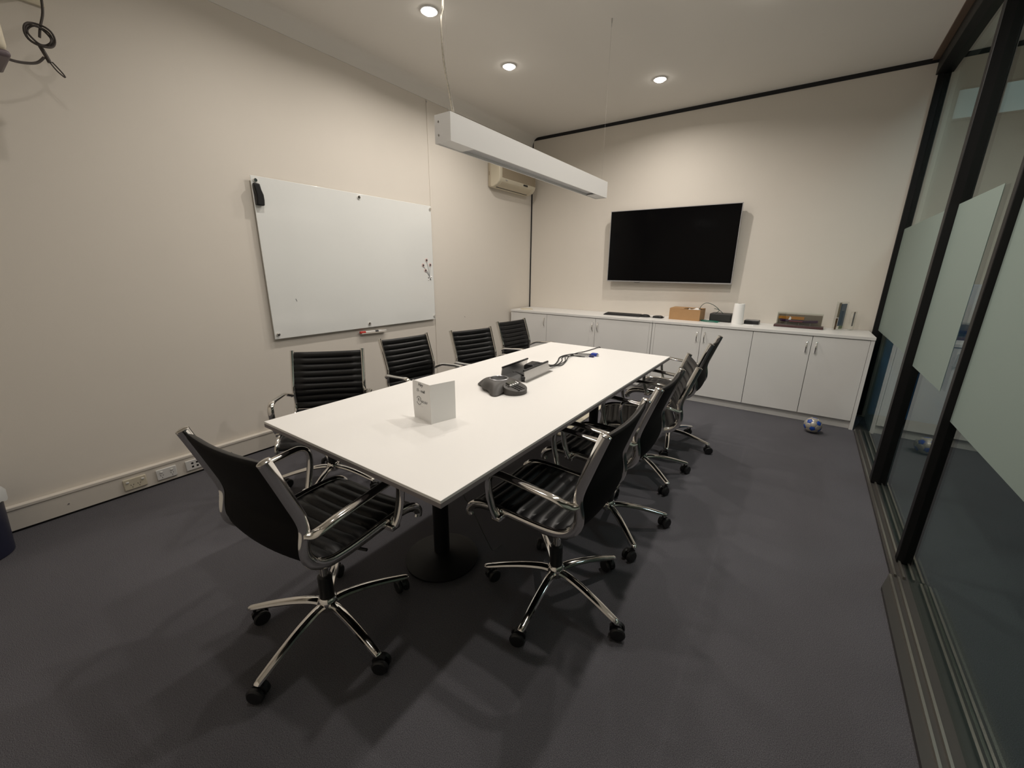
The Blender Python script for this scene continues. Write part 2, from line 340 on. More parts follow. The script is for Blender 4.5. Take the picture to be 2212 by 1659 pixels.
MB().prism([(-.027, .068), (-.024, .030), (-.018, 0), (-.020, -.035), (-.025, -.070), (.025, -.070), (.029, -.035), (.028, 0), (.018, .030), (.012, .068)][::-1], 'x', .006, .034).build('grip', M_leather, er, bevel=.007, seg=3)
box('felt_pad', mat('grey_felt', (.12, .12, .12), .95), .0, .007, -.022, .022, -.064, .062, er)
fm_names = [(-1.970, 1.409), (-2.017, 1.360), (-1.923, 1.365), (-1.989, 1.311)]
fl_ = empty('flower_magnet', (.0305, -1.937, 1.239)); tag(fl_, 'small bunch of pink flower magnets on the right of the whiteboard', 'magnet')
for y, z in fm_names:
    dy, dz_ = y+1.937, z-1.239
    MB().tube([(.002, .0, 0), (.002, dy*.35, dz_*.5), (.002, dy, dz_-.012)], .0016, seg=5, ref=(1, 0, 0), smooth=4).build('stem', M_silver, fl_)
    pm = MB()
    for i in range(7):
        a = 2*math.pi*i/7; pm.lathe([(.0075, 0), (.0075, .002), (.004, .003)], 8, (0, dy+.0115*math.cos(a), dz_+.0115*math.sin(a)), 'x')
    pm.build('petals', mat('pale_pink', (.72, .55, .52), .6), fl_)
    MB().lathe([(.009, 0), (.009, .005), (.006, .008), (.0005, .0085)], 12, (0, dy, dz_), 'x').build('flower_centre', M_ink, fl_)
bw = MB(); bw.tube([(.003, -.022, .004), (.003, 0, -.002), (.003, .024, .014)], .004, .003, seg=6, ref=(1, 0, 0)).tube([(.003, -.02, -.022), (.003, 0, 0), (.003, .016, -.022)], .004, .003, seg=6, ref=(1, 0, 0)).build('bow', M_alu, fl_)
mk = empty('marker_pen', (.020, -2.65, .776)); tag(mk, 'white marker pen with red cap on the ledge under the whiteboard', 'marker')
mk.rotation_euler = (R(-1.8), 0, 0)
MB().lathe([(.0085, -.06), (.0085, .085), (.006, .09), (.005, .14)], 14, axis='y').build('barrel', M_white, mk)
MB().lathe([(.0095, -.14), (.0095, -.085)], 14, axis='y').build('cap', mat('red_plastic', (.55, .03, .02), .4), mk)
MB().lathe([(.0088, -.085), (.0088, -.06)], 14, axis='y').build('collar', M_white, mk)
MB().lathe([(.009, .015), (.009, .05)], 14, axis='y').build('black_band', M_ink, mk)
lg = empty('marker_ledge', (0, -2.65, .766)); tag(lg, 'thin pale ledge on the wall holding the marker', 'ledge')
lg.rotation_euler = (R(-1.8), 0, 0)
box('shelf', M_wall, 0, .034, -.13, .13, -.003, .0, lg); box('lip', M_wall, .031, .034, -.13, .13, 0, .004, lg)

# ------------------------------------------------------------------ power points on the skirting
def outlet(y, w_, kind, label):
    t = empty('power_outlet', (.030, y, .069)); tag(t, label, 'power outlet', 'outlets on the skirting duct')
    box('plate', M_white if kind != 'a' else M_cream, 0, .010, -w_/2, w_/2, -.034, .034, t, bevel=.003)
    if kind == 'data':
        for i, (a, b) in enumerate(((-.012, .012), (.014, .012), (-.012, -.012), (.014, -.012))):
            box('socket', M_reveal, .0092, .0105, a-.006, a+.006, b-.006, b+.006, t)
    else:
        for s in (-1, 1):
            sy = s*(w_/2-.018) if kind == 'a' else s*.026
            box('switch', M_white, .009, .014, sy-.007, sy+.007, .010, .020, t, bevel=.002)
            cy = s*.016 if kind == 'a' else s*.026
            for (a, b, an) in ((-.006, -.006, .5), (.006, -.006, -.5), (0, -.020, 0)):
                MB().box(.0095, .0103, -.0012, .0012, -.004, .004).build('socket_slot', M_reveal, t, loc=(0, cy+a, b), rot=(an, 0, 0))
outlet(-4.44, .106, 'a', 'cream double power point nearest the bin on the skirting')
outlet(-4.288, .102, 'b', 'white double power point in the middle of the skirting row')
outlet(-4.14, .096, 'data', 'white data plate with four sockets on the skirting')

# ------------------------------------------------------------------ low cabinets along the far wall
HC, D = .819, .503
def cabinet(x0, x1, doors, label):
    t = empty('cabinet', ((x0+x1)/2, -D/2, 0)); tag(t, label, 'cabinet', 'white low cabinets along the far wall')
    ox, oy = (x0+x1)/2, -D/2
    def bx(n, m, a, b, c, d, e, f, **k): return box(n, m, a-ox, b-ox, c-oy, d-oy, e, f, t, **k)
    bx('worktop', M_lam, x0, x1, -D-.006, -.002, HC-.026, HC, bevel=.0015)
    bx('side_panel', M_lam, x0+.002, x0+.028, -D+.001, -.004, 0, HC-.026); bx('side_panel', M_lam, x1-.028, x1-.002, -D+.001, -.004, 0, HC-.026)
    bx('carcass', mat('carcass_dark', (.10, .095, .09), .7), x0+.028, x1-.028, -D+.022, -.006, .075, HC-.026)
    bx('toe_kick', M_lam, x0+.028, x1-.028, -D+.034, -D+.05, 0, .075)
    for a, b, hx in doors:
        d = MB().box(a+.002-ox, b-.002-ox, -D+.001-oy, -D+.019-oy, .079, HC-.031).build('door', M_lam, t, bevel=.0012)
        h = handle(d, hx-ox, .692); 
    return t
# handle() builds at y=-D in world; parts here are relative to the cabinet centre
def handle(parent, x, z):
    y0 = -D/2
    return MB().tube([(x, y0+.001, z-.05), (x, y0-.010, z-.046), (x, y0-.022, z-.02), (x, y0-.026, z), (x, y0-.022, z+.02), (x, y0-.010, z+.046), (x, y0+.001, z+.05)], .0055, .004, seg=8, ref=(1, 0, 0), smooth=4).build('handle', M_chrome, parent)
cabinet(.036, 1.894, [(.064, .584, .552), (.584, 1.238, 1.208), (1.238, 1.866, 1.272)], 'white three-door low cabinet on the side of the whiteboard wall')
cabinet(1.896, 3.716, [(1.924, 2.388, 2.352), (2.388, 2.838, 2.422), (2.838, 3.297, 3.262), (3.297, 3.688, 3.332)], 'white four-door low cabinet reaching the glass partition')

# ------------------------------------------------------------------ things on the cabinets
t = empty('wall_bracket_cover', (.20, -.375, HC)); t.name = 'base_plate'; tag(t, 'flat pale oval plate lying on the cabinet in the corner', 'plate')
MB().lathe([(.085, 0), (.085, .006), (.078, .011), (.03, .013), (.001, .013)], 32, sx=1, sy=.8).build('disc', M_cream, t)
MB().lathe([(.018, .012), (.018, .016), (.001, .017)], 16).build('boss', M_cream, t)
kb = empty('keyboard', (1.47, -.245, HC), R(1.5)); tag(kb, 'black computer keyboard lying on the white cabinet', 'keyboard')
MB().prism([(-.075, .0), (.075, 0), (.075, .020), (-.075, .010)], 'x', -.215, .215).build('case', M_black, kb, bevel=.003)
km = MB()
for r_ in range(5):
    for c_ in range(19):
        x = -.203+c_*.0215; y = -.062+r_*.0245; z = .012+(y+.075)/.15*.010
        km.box(x, x+.018, y, y+.019, z-.003, z+.005)
k_ = km.build('keys', mat('key_black', (.028, .028, .03), .5), kb, smooth=False); k_['kind'] = 'stuff'
ms = empty('computer_mouse', (1.735, -.255, HC), R(10)); tag(ms, 'small black computer mouse beside the keyboard', 'mouse')
MB().lathe([(.03, 0), (.032, .006), (.03, .018), (.02, .028), (.008, .032), (.001, .0325)], 20, sx=1.7).build('shell', M_black, ms)
MB().lathe([(.006, -.003), (.006, .003)], 10, (.03, 0, .026), 'y').build('scroll_wheel', M_silver, ms)
MB().tube([(.05, 0, .008), (.06, -.010, .004), (.068, .0, .004), (.072, .01, .004)], .0025, seg=6, smooth=5).build('cord', M_black, ms)
rm = empty('docking_hub', (1.875, -.25, HC), R(-6)); tag(rm, 'small black adapter next to the mouse', 'adapter')
MB().prism([(-.055, 0), (.055, 0), (.048, .02), (.02, .028), (-.045, .022)], 'y', -.035, .035).build('shell', M_black, rm, bevel=.006)
MB().tube([(.05, -.01, .012), (.068, -.018, .01), (.07, .0, .018)], .0035, seg=6, smooth=4).build('cord', M_black, rm)
cb = empty('cardboard_box', (2.16, -.165, HC), R(-2)); tag(cb, 'open brown cardboard box on the white cabinet under the television', 'box')
bw_, bd_, bh_ = .157, .115, .118
for n_, q in (('front_wall', (-bw_, bw_, -bd_, -bd_+.004)), ('back_wall', (-bw_, bw_, bd_-.004, bd_)), ('side_wall', (-bw_, -bw_+.004, -bd_+.004, bd_-.004)), ('side_wall', (bw_-.004, bw_, -bd_+.004, bd_-.004))):
    box(n_, M_kraft, *q, 0, bh_, cb)
box('bottom', M_kraft, -bw_+.004, bw_-.004, -bd_+.004, bd_-.004, 0, .004, cb)
MB().prism([(-bd_+.002, bh_), (bd_-.03, bh_+.004), (bd_-.03, bh_+.007), (-bd_+.002, bh_+.003)], 'x', -bw_, bw_-.17).build('flap', M_kraft, cb)
MB().prism([(bd_-.004, bh_), (-.02, bh_+.004), (-.02, bh_+.007), (bd_-.004, bh_+.003)], 'x', -bw_+.13, bw_).build('flap', M_kraft, cb)
MB().grid(lambda i, j: (.02+.115*i/5, -.10+.10*j/4, bh_-.012+.010*math.sin(i*1.4)*math.cos(j)+.004*j), 6, 5).build('packing_paper', M_card, cb)
gc = empty('network_cable', (2.36, -.24, HC)); tag(gc, 'dark green network cable looping from the cardboard box onto the cabinet', 'cable')
gp = [(-.075, .02, .085), (-.07, .02, .125), (-.045, .02, .170), (-.005, .02, .19), (.05, .03, .175), (.10, .04, .14), (.115, .05, .115), (.085, .06, .085), (.06, .08, .075)]
MB().tube(gp, .003, seg=6, smooth=6, ref=(0, 1, 0)).build('arched_lead', mat('dark_green', (.012, .05, .04), .5), gc)
MB().tube([(.06, .09, .13), (.10, .08, .125), (.14, .07, .10), (.165, .065, .07), (.17, .07, .045)], .003, seg=6, smooth=6, ref=(0, 1, 0)).build('hanging_lead', mat('dark_green', (.012, .05, .04), .5), gc)
MB().tube([(-.04, .0, .012), (-.03, -.02, .004), (.02, -.05, .004), (.08, -.055, .004), (.115, -.045, .004)], .0035, seg=6, smooth=6).build('lead', M_green, gc)
MB().tube([(-.035, -.005, .009), (.01, -.018, .009), (.08, -.02, .009), (.135, -.005, .006), (.13, .02, .006), (.06, .03, .008), (.0, .025, .008), (-.03, .0, .014)], .0035, seg=6, smooth=6).build('coil', M_green, gc)
box('plug', M_green, .105, .135, -.055, -.037, 0, .014, gc, bevel=.002)
mp = empty('mini_computer', (2.50, -.135, HC), R(-3)); tag(mp, 'small black mini computer behind the white cylinder', 'computer')
box('case', M_black, -.105, .105, -.07, .09, .004, .085, mp, bevel=.010, seg=3); box('foot', M_black, -.09, .09, -.06, .08, 0, .005, mp); box('front_panel', mat('matte_black', (.02, .022, .02), .7), -.095, .095, -.0715, -.069, .014, .075, mp)
pr = empty('paper_roll', (2.665, -.27, HC)); tag(pr, 'white paper roll standing upright on the cabinet', 'paper roll')
MB().lathe([(.052, 0), (.051, .06), (.047, .20), (.046, .202), (.018, .203), (.017, .12)], 28).build('roll', M_card, pr)
MB().lathe([(.018, .02), (.018, .2035), (.014, .2035), (.014, .1)], 16).build('core', mat('core_grey', (.35, .33, .30), .8), pr)
dk = empty('disc_drive', (2.785, -.15, HC), R(-2)); tag(dk, 'flat black disc drive right of the white paper roll', 'disc drive')
box('case', M_black, -.065, .065, -.05, .07, 0, .034, dk, bevel=.004); box('lid', mat('drive_grey', (.16, .16, .17), .3, metal=.4), -.063, .063, -.048, .068, .034, .038, dk, bevel=.002)
pa = empty('notepad', (2.775, -.30, HC)); tag(pa, 'thin white notepad lying in front of the disc drive', 'notepad')
box('sheets', M_card, -.05, .04, -.03, .03, 0, .003, pa)
# model ship in a clear case
sh = empty('model_ship', (3.175, -.175, HC), R(-2.5)); tag(sh, 'model ship in a clear display case on a dark wooden base', 'display case')
M_wood = mat('dark_wood', (.07, .03, .03), .4, noise=.2, nscale=40)
box('base', M_wood, -.195, .195, -.06, .06, 0, .022, sh, bevel=.004)
ca = MB(); ca.box(-.178, -.175, -.05, .05, .022, .135).box(.175, .178, -.05, .05, .022, .135).box(-.175, .175, -.05, -.047, .022, .135).box(-.175, .175, .047, .05, .022, .135).box(-.178, .178, -.05, .05, .135, .138)
ca.build('case', M_acryl, sh, smooth=False)
hull = MB()
def hp(i, j):
    u = i/14; x = -.155+.30*u; wv = .024*math.sin(math.pi*min(1, u*1.05+.02))**.6; a = math.pi*(j/8)
    return (x, -wv*math.cos(a), .066-.024*math.sin(a)+.010*(2*u-1)**2)
hull.grid(hp, 15, 9).build('hull', mat('purple_hull', (.045, .012, .06), .4), sh)
box('hull_stripe', mat('red_stripe', (.20, .02, .04), .5), -.08, .03, -.0265, .0265, .052, .062, sh, bevel=.004)
box('backboard', mat('ochre_board', (.50, .22, .03), .6), -.172, .035, .030, .034, .070, .098, sh)
box('back_panel', mat('grey_brown', (.20, .17, .13), .7), -.174, .174, .035, .039, .023, .118, sh)
MB().prism([(-.012, 0), (.008, 0), (.010, .02), (-.002, .032)], 'y', -.004, .0).build('sail', M_card, sh, loc=(-.075, -.02, .070))
for x in (-.10, .0, .09): MB().tube([(x, 0, .0215), (x, 0, .05)], .0015, seg=6, ref=(1, 0, 0)).build('stand', M_silver, sh)
def award(name, x, y, rz, w_, h_, label, cols):
    t = empty(name, (x, y, HC), rz); tag(t, label, 'award', 'acrylic awards on the cabinet')
    box('block', M_acryl, -w_/2, w_/2, -.014, .014, 0, h_, t, bevel=.002)
    for n_, m_, a, b, c, d in cols: box(n_, m_, a*w_, b*w_, -.006, -.004, c*h_, d*h_, t)
award('acrylic_award', 3.478, -.12, R(58), .135, .255, 'tall clear acrylic award with blue and brown print near the glass', [
    ('blue_print', mat('slate_blue', (.10, .15, .23), .5), -.20, .42, .14, .93), ('brown_print', mat('brown_print', (.13, .07, .03), .6), -.48, -.28, .0+.02, .42), ('tan_print', mat('tan_print', (.36, .30, .22), .6), -.46, -.22, .45, .97), ('green_print', mat('green_print', (.18, .25, .14), .6), .0, .40, .03, .14)])
award('acrylic_award', 3.575, -.075, R(66), .06, .17, 'small clear acrylic award with a dark strip behind the taller one', [('dark_print', mat('dark_slate', (.08, .09, .11), .5), -.25, .25, .22, .92), ('tan_print', mat('brown_print', (.13, .07, .03), .6), -.25, .25, .92, .98)])

# ------------------------------------------------------------------ football
fb = empty('football', (3.418, -.775, .066), R(20)); tag(fb, 'silver football with blue pentagons on the carpet by the cabinet', 'ball')
fb.rotation_euler = (R(25), R(12), R(35))
g_ = (1+5**.5)/2; IV = [Vector(v).normalized() for v in ((-1, g_, 0), (1, g_, 0), (-1, -g_, 0), (1, -g_, 0), (0, -1, g_), (0, 1, g_), (0, -1, -g_), (0, 1, -g_), (g_, 0, -1), (g_, 0, 1), (-g_, 0, -1), (-g_, 0, 1))]
dmin = min((IV[0]-v).length for v in IV[1:])
nb = [[j for j in range(12) if j != i and (IV[i]-IV[j]).length < dmin*1.1] for i in range(12)]
def third(i, j): return IV[i].lerp(IV[j], 1/3)
def panel(corners, m, rad):
    c = sum(corners, Vector())/len(corners); nrm = c.normalized(); ax = (corners[0]-c); ax = (ax-nrm*ax.dot(nrm)).normalized(); ay = nrm.cross(ax)
    cs = sorted(corners, key=lambda q: math.atan2((q-c).dot(ay), (q-c).dot(ax))); edge = []
    for i, p in enumerate(cs):
        for k in range(3): edge.append(p.lerp(cs[(i+1) % len(cs)], k/3))
    mb = MB(); n = len(edge); mb.v.append(tuple(nrm*rad))
    for s_, rr_ in ((.5, rad), (.93, rad), (.97, rad*.992), (.99, rad*.975)):
        for p in edge: mb.v.append(tuple((c.lerp(p, s_)).normalized()*rr_))
    mb.f += [(0, 1+i, 1+(i+1) % n) for i in range(n)]
    for q in range(3): mb.f += [(1+q*n+i, 1+(q+1)*n+i, 1+(q+1)*n+(i+1) % n, 1+q*n+(i+1) % n) for i in range(n)]
    mb.build('panel', m, fb, angle=80)
M_fbs = mat('silver_leather', (.50, .47, .42), .35, metal=.35); M_fbb = mat('blue_leather', (.02, .08, .42), .4)
for i in range(12): panel([third(i, j) for j in nb[i]], M_fbb, .066)
for i in range(12):
    for j in nb[i]:
        for k in nb[i]:
            if i < j < k and k in nb[j]: panel([third(i, j), third(j, i), third(j, k), third(k, j), third(k, i), third(i, k)], M_fbs, .066)
MB().lathe([(.0645*math.sin(R(a)) + 1e-4, -.0645*math.cos(R(a))) for a in range(0, 181, 12)], 24).build('seam_core', M_reveal, fb)

# ------------------------------------------------------------------ meeting table
X0, X1, Y0, Y1, ZT = 1.458, 2.446, -4.25, -1.926, .735
tb = empty('meeting_table', ((X0+X1)/2, (Y0+Y1)/2, 0)); tag(tb, 'long white rectangular meeting table with dark edging on black legs', 'table')
lx, ly = (X1-X0)/2, (Y1-Y0)/2
box('tabletop', M_table, -lx, lx, -ly, ly, ZT-.010, ZT, tb, bevel=.0012)
MB().box(-lx, -lx+.03, -ly, ly, ZT-.024, ZT-.010).box(lx-.03, lx, -ly, ly, ZT-.024, ZT-.010).box(-lx+.03, lx-.03, -ly, -ly+.03, ZT-.024, ZT-.010).box(-lx+.03, lx-.03, ly-.03, ly, ZT-.024, ZT-.010).build('edging', M_edge, tb)
box('underside', mat('dark_board', (.03, .028, .028), .7), -lx+.03, lx-.03, -ly+.03, ly-.03, ZT-.024, ZT-.010, tb)
for y in (-.69, 1.02):
    MB().lathe([(.036, .05), (.036, .66), (.036, .69)], 24, (0, y, 0)).build('leg', M_frame, tb)
    MB().lathe([(.17, .012), (.17, .020), (.14, .030), (.06, .044), (.04, .052)], 40, (0, y, 0)).build('foot', M_frame, tb)
    box('top_bracket', M_frame, -.34, .34, y-.03, y+.03, .68, ZT-.024, tb)
    for s in (-1, 1): MB().lathe([(.02, 0), (.02, .013)], 14, (s*.13, y, 0)).build('glide', M_black, tb)
box('cable_tray', M_frame, -.08, .08, -.66, .98, .63, .637, tb); box('cable_tray_side', M_frame, -.084, -.08, -.66, .98, .63, .70, tb); box('cable_tray_side', M_frame, .08, .084, -.66, .98, .63, .70, tb)
box('edge_bracket', M_alu, lx-.09, lx-.03, -ly+.045, -ly+.075, ZT-.032, ZT-.024, tb)

# flip-up power box in the table
pb = empty('table_power_box', (1.892, -2.985, ZT), R(3)); tag(pb, 'aluminium flip-lid power box standing open in the tabletop', 'power box')
MB().box(-.10, -.078, -.16, .16, 0, .003).box(.078, .10, -.16, .16, 0, .003).box(-.078, .078, -.16, -.15, 0, .003).box(-.078, .078, .15, .16, 0, .003).build('rim', M_alu, pb)
box('well', mat('well_grey', (.10, .10, .10), .5), -.078, .078, -.15, .15, .0003, .0012, pb)
for s in (-1, 1):
    f = MB().prism([(s*.082, .002), (s*.079, .002), (s*.070, .060), (s*.073, .060)], 'y', -.145, .145).build('lid', M_alu, pb)
    MB().prism([(s*.075, .057), (s*.067, .057), (s*.066, .066), (s*.074, .066)], 'y', -.145, .145).build('brush_strip', M_black, f)
# leads out of the power box
def lead(name, pts, r_, m, label):
    t = empty(name, (1.92, -2.80, ZT)); tag(t, label, 'cable', 'leads out of the table power box')
    q = [(p[0]-1.92, p[1]+2.80, p[2]) for p in pts]
    MB().tube(q, r_, seg=8, smooth=8).build('lead', m, t); return t
a = lead('video_cable', [(1.885, -2.93, .022), (1.905, -2.84, .045), (1.925, -2.77, .022), (1.915, -2.68, .006), (1.880, -2.57, .006), (1.838, -2.47, .006), (1.832, -2.39, .007), (1.865, -2.315, .010), (1.93, -2.27, .010), (1.975, -2.245, .010)], .0042, M_black, 'black video lead ending in a blue plug on the table')
box('plug', M_blue, .055, .098, .545, .580, 0, .020, a, bevel=.003); box('plug_shell', M_silver, .098, .108, .550, .575, .004, .016, a)
a = lead('laptop_cable', [(1.875, -2.92, .024), (1.915, -2.83, .040), (1.935, -2.75, .014), (1.925, -2.65, .005), (1.895, -2.54, .005), (1.850, -2.455, .005), (1.845, -2.40, .005), (1.89, -2.34, .005), (1.95, -2.305, .006), (1.985, -2.285, .007)], .0034, M_black, 'thin black lead with a dark blue plug on the table')
box('plug', mat('navy_plastic', (.02, .02, .10), .4), .062, .095, .500, .522, 0, .014, a, bevel=.002)
a = lead('audio_cable', [(1.872, -2.95, .020), (1.895, -2.85, .036), (1.925, -2.76, .010), (1.932, -2.64, .004), (1.91, -2.52, .004), (1.862, -2.43, .010), (1.862, -2.36, .014), (1.905, -2.34, .004), (1.945, -2.335, .004), (1.965, -2.33, .004)], .0026, M_black, 'thinnest black lead with a silver tip on the table')
MB().tube([(.045, .47, .004), (.07, .474, .004)], .002, seg=6).build('tip', M_silver, a)
a = lead('data_cable', [(1.88, -2.94, .018), (1.91, -2.86, .050), (1.945, -2.76, .018), (1.955, -2.66, .005), (1.925, -2.54, .005), (1.885, -2.42, .012), (1.875, -2.28, .012), (1.878, -2.16, .004), (1.888, -2.04, .004), (1.898, -1.955, .006), (1.902, -1.918, .004), (1.903, -1.912, -.03), (1.90, -1.91, -.25)], .0034, M_black, 'black lead running off the far end of the table')
ad = empty('cable_adapter', (1.885, -2.905, ZT+.022), R(8)); tag(ad, 'chunky black cable adapter resting between the lids of the power box', 'adapter')
MB().prism([(-.035, 0), (.035, 0), (.035, .022), (.02, .034), (-.02, .034), (-.035, .024)], 'y', -.045, .05).build('body', M_black, ad, bevel=.005)
MB().prism([(-.02, .004), (.02, .004), (.02, .026), (-.02, .026)], 'y', .05, .08).build('strain_relief', M_black, ad, bevel=.005)
box('foot', M_black, -.03, .03, -.03, .03, -.0208, 0, ad)

# conference phone
ph = empty('conference_phone', (1.940, -3.312, ZT), R(-3)); tag(ph, 'dark grey three-legged conference phone with keypad on the table', 'phone')
M_ph = mat('phone_grey', (.060, .055, .050), .5, noise=.05, nscale=60); M_phd = mat('phone_dark', (.02, .019, .018), .5)
def arm_r(th_):
    d = min(abs((th_-a+math.pi) % (2*math.pi)-math.pi) for a in (R(60), R(-60), R(180)))
    return .094 + .050*math.exp(-(d/R(17))**2)
def lift(th_):
    d = min(abs((th_-a+math.pi) % (2*math.pi)-math.pi) for a in (R(60), R(-60), R(180)))
    return .015*(1-math.exp(-(d/R(20))**2))
def phv(i, j):
    u = i/12; th_ = 2*math.pi*j/60; rm_ = arm_r(th_); r = .046+(rm_-.046)*u
    z = .004+.052*(1-u)**1.0+.011*math.sin(math.pi*u)+lift(th_)*u
    return (r*math.cos(th_), r*math.sin(th_), z)
mbp = MB(); mbp.grid(phv, 13, 61)
mbp.grid(lambda i, j: (arm_r(2*math.pi*j/60)*math.cos(2*math.pi*j/60)*(1-.02*i), arm_r(2*math.pi*j/60)*math.sin(2*math.pi*j/60)*(1-.03*i), .004+lift(2*math.pi*j/60)-.004*i), 2, 61)
mbp.build('shell', M_ph, ph, angle=60)
MB().lathe([(.0495, .053), (.0495, .0575), (.0465, .0595), (.0445, .057)], 36, caps=False).build('ring', M_silver, ph)
MB().lathe([(.0455, .0565), (.036, .048), (.020, .040), (.001, .037)], 36, caps=False).build('speaker_dish', M_phd, ph)
def kpv(i, j):
    th_ = 2*math.pi*j/40; u = i/8; return (.100+.064*u*math.cos(th_)*(1.0 if math.cos(th_) > 0 else .75), .066*u*math.sin(th_), .050-.026*(u*math.cos(th_)+1)/2*1.0 - (.004 if i == 8 else 0))
kp = MB(); kp.grid(kpv, 9, 41); kp.grid(lambda i, j: (kpv(8, j)[0], kpv(8, j)[1], kpv(8, j)[2]*(1-i)), 2, 41)
kp_ = kp.build('keypad', M_ph, ph, angle=40)
def kz(x): return .050-.026*((x-.100)/.064+1)/2
for r_ in range(4):
    for c_ in range(3):
        x = .112+r_*.0125; y = -.026+c_*.019
        MB().lathe([(.0062, 0), (.0062, .003), (.004, .004)], 10, sy=1.15).build('key', M_phd, kp_, loc=(x, y, kz(x)))
for y in (-.042, .046):
    for i in range(2): MB().lathe([(.005, 0), (.005, .003), (.003, .004)], 10).build('key', M_phd, kp_, loc=(.082+.014*i, y, kz(.082+.014*i)))
MB().box(-.015, .013, -.028, .028, -.003, .003).build('display', mat('lcd_grey', (.10, .10, .085), .25), kp_, loc=(.082, 0, .046), rot=(0, R(12), 0))
MB().box(-.004, .004, -.034, .034, -.002, .004).box(-.018, -.004, .028, .034, -.002, .004).build('label_strip', M_card, kp_, loc=(.099, 0, .0405), rot=(0, R(12), 0))
for y in (-.018, 0, .018): MB().box(-.0025, .0025, -.003, .003, 0, .0055).build('soft_key', M_ink, kp_, loc=(.099, y, .0405), rot=(0, R(12), 0))
pc = empty('phone_cable', (2.0, -3.20, ZT)); tag(pc, 'black phone lead with an inline block plugged in beside the power box', 'cable')
MB().tube([(-.07, .03, .06), (-.065, .055, .055), (-.04, .09, .03), (-.035, .115, .016)], .004, seg=6, smooth=5).build('lead', M_black, pc)
MB().box(-.012, .012, -.045, .045, 0, .02).build('inline_block', M_black, pc, loc=(-.055, .105, .012), rot=(R(4), 0, R(35)), bevel=.004)

# folded white card
cl, cm_, cr = Vector((1.905, -3.853)), Vector((2.025, -3.873)), Vector((2.053, -3.763))
cd = empty('folded_card', (cm_.x, cm_.y, ZT)); tag(cd, 'white folded card with handwriting standing on the table', 'card')
def leaf(name, e, bow):
    d = (e-cm_); L = d.length; d.normalize(); nr = Vector((-d.y, d.x)); hh = .162; mb = MB()
    for sgn in (0, 1):
        mb.grid(lambda i, j: (d.x*L*i/6+nr.x*(.0016*sgn+bow*math.sin(math.pi*j/8)*(i/6)**2), d.y*L*i/6+nr.y*(.0016*sgn+bow*math.sin(math.pi*j/8)*(i/6)**2), .001+hh*j/8), 7, 9)
    n = 63
    rim = [(i, 0) for i in range(6)] + [(6, j) for j in range(8)] + [(6-i, 8) for i in range(6)] + [(0, 8-j) for j in range(8)]
    idx = [i*9+j for i, j in rim]
    mb.f += [(idx[k], idx[(k+1) % len(idx)], n+idx[(k+1) % len(idx)], n+idx[k]) for k in range(len(idx))]
    return mb.build(name, M_card, cd, angle=30)
leaf('left_leaf', cl, .0025); leaf('right_leaf', cr, 0)
d2 = (cm_-cl).normalized(); nrm2 = Vector((d2.y, -d2.x))
def on_leaf(u, z):          # text frame on the outside of the left leaf, u metres from its outer edge
    p = (cl-cm_) + d2*u + nrm2*(.0019+.0025*math.sin(math.pi*min(1, z/.162))*max(0, 1-u/.1217)**2)
    return Matrix(((d2.x, 0, nrm2.x, p.x), (d2.y, 0, nrm2.y, p.y), (0, 1, 0, z), (0, 0, 0, 1)))
text_mesh('handwriting', 'Hey', .020, M_ink, cd, on_leaf(.040, .145), shear=.3)
text_mesh('handwriting', '15 - mall', .017, M_ink, cd, on_leaf(.026, .121), shear=.2)
text_mesh('logo_text', 'Precor', .020, M_inkgrey, cd, on_leaf(.034, .078), spacing=1.25)
text_mesh('small_print', '- - - - - - -', .008, mat('pale_ink', (.55, .55, .55), .7), cd, on_leaf(.036, .060))
ar = MB()
for a0, a1 in ((20, 150), (205, 330)):
    pts = []
    for k in range(13):
        a = R(a0+(a1-a0)*k/12); p = on_leaf(.042+.016*math.cos(a), .083+.017*math.sin(a)); pts.append(p.translation)
    ar.tube(pts, .0011, seg=5, ref=(nrm2.x, nrm2.y, 0))
ar.build('logo_arc', M_inkgrey, cd)

# beige cord cover on the floor under the table
cc = box('cord_cover', M_cream, 1.66, 1.71, -2.15, -1.15, 0, .014, bevel=.006); tag(cc, 'beige floor cord cover running under the far end of the table', 'cord cover')
hc = empty('trailing_cable', (2.20, -3.93, 0)); tag(hc, 'thin lead hanging below the near end of the table', 'cable')
MB().tube([(-.17, .32, .640), (-.12, .20, .58), (-.08, .12, .45), (-.08, .187, .304), (-.08, .30, .06), (-.08, .335, .010), (-.08, .40, .004)], .0022, seg=6, ref=(1, 0, 0), smooth=5).build('lead', mat('grey_lead', (.10, .10, .10), .4), hc)

# ------------------------------------------------------------------ projector and bin at the left edge
pj = empty('projector', (.40, -4.72, 2.17)); tag(pj, 'cream projector on a wall arm at the top left', 'projector')
box('body', M_cream, -.13, .13, -.19, .185, -.055, .06, pj, bevel=.02, seg=3)
box('underside', mat('dusk_plastic', (.14, .11, .12), .5), -.12, .12, -.18, .19, -.075, -.05, pj, bevel=.01)
MB().lathe([(.035, .13), (.035, .145), (.028, .146), (.02, .135)], 20, (0, .05, 0), 'x').build('lens', M_black, pj)
box('wall_arm', M_cream, -.40, .02, .34, .39, .345, .375, pj, bevel=.004); box('wall_plate', M_cream, -.40, -.385, .22, .42, .325, .50, pj, bevel=.003)
MB().tube([(0, .365, .35), (0, .2, .22), (0, .05, .055)], .016, seg=10, ref=(1, 0, 0), smooth=4).build('drop_arm', M_cream, pj)
ht_ = empty('cable_bundle', (.20, -4.38, 2.30)); tag(ht_, 'dark tangled cable bundle hanging from the projector arm', 'cable')
M_tan = mat('grey_brown_cable', (.06, .05, .045), .6)
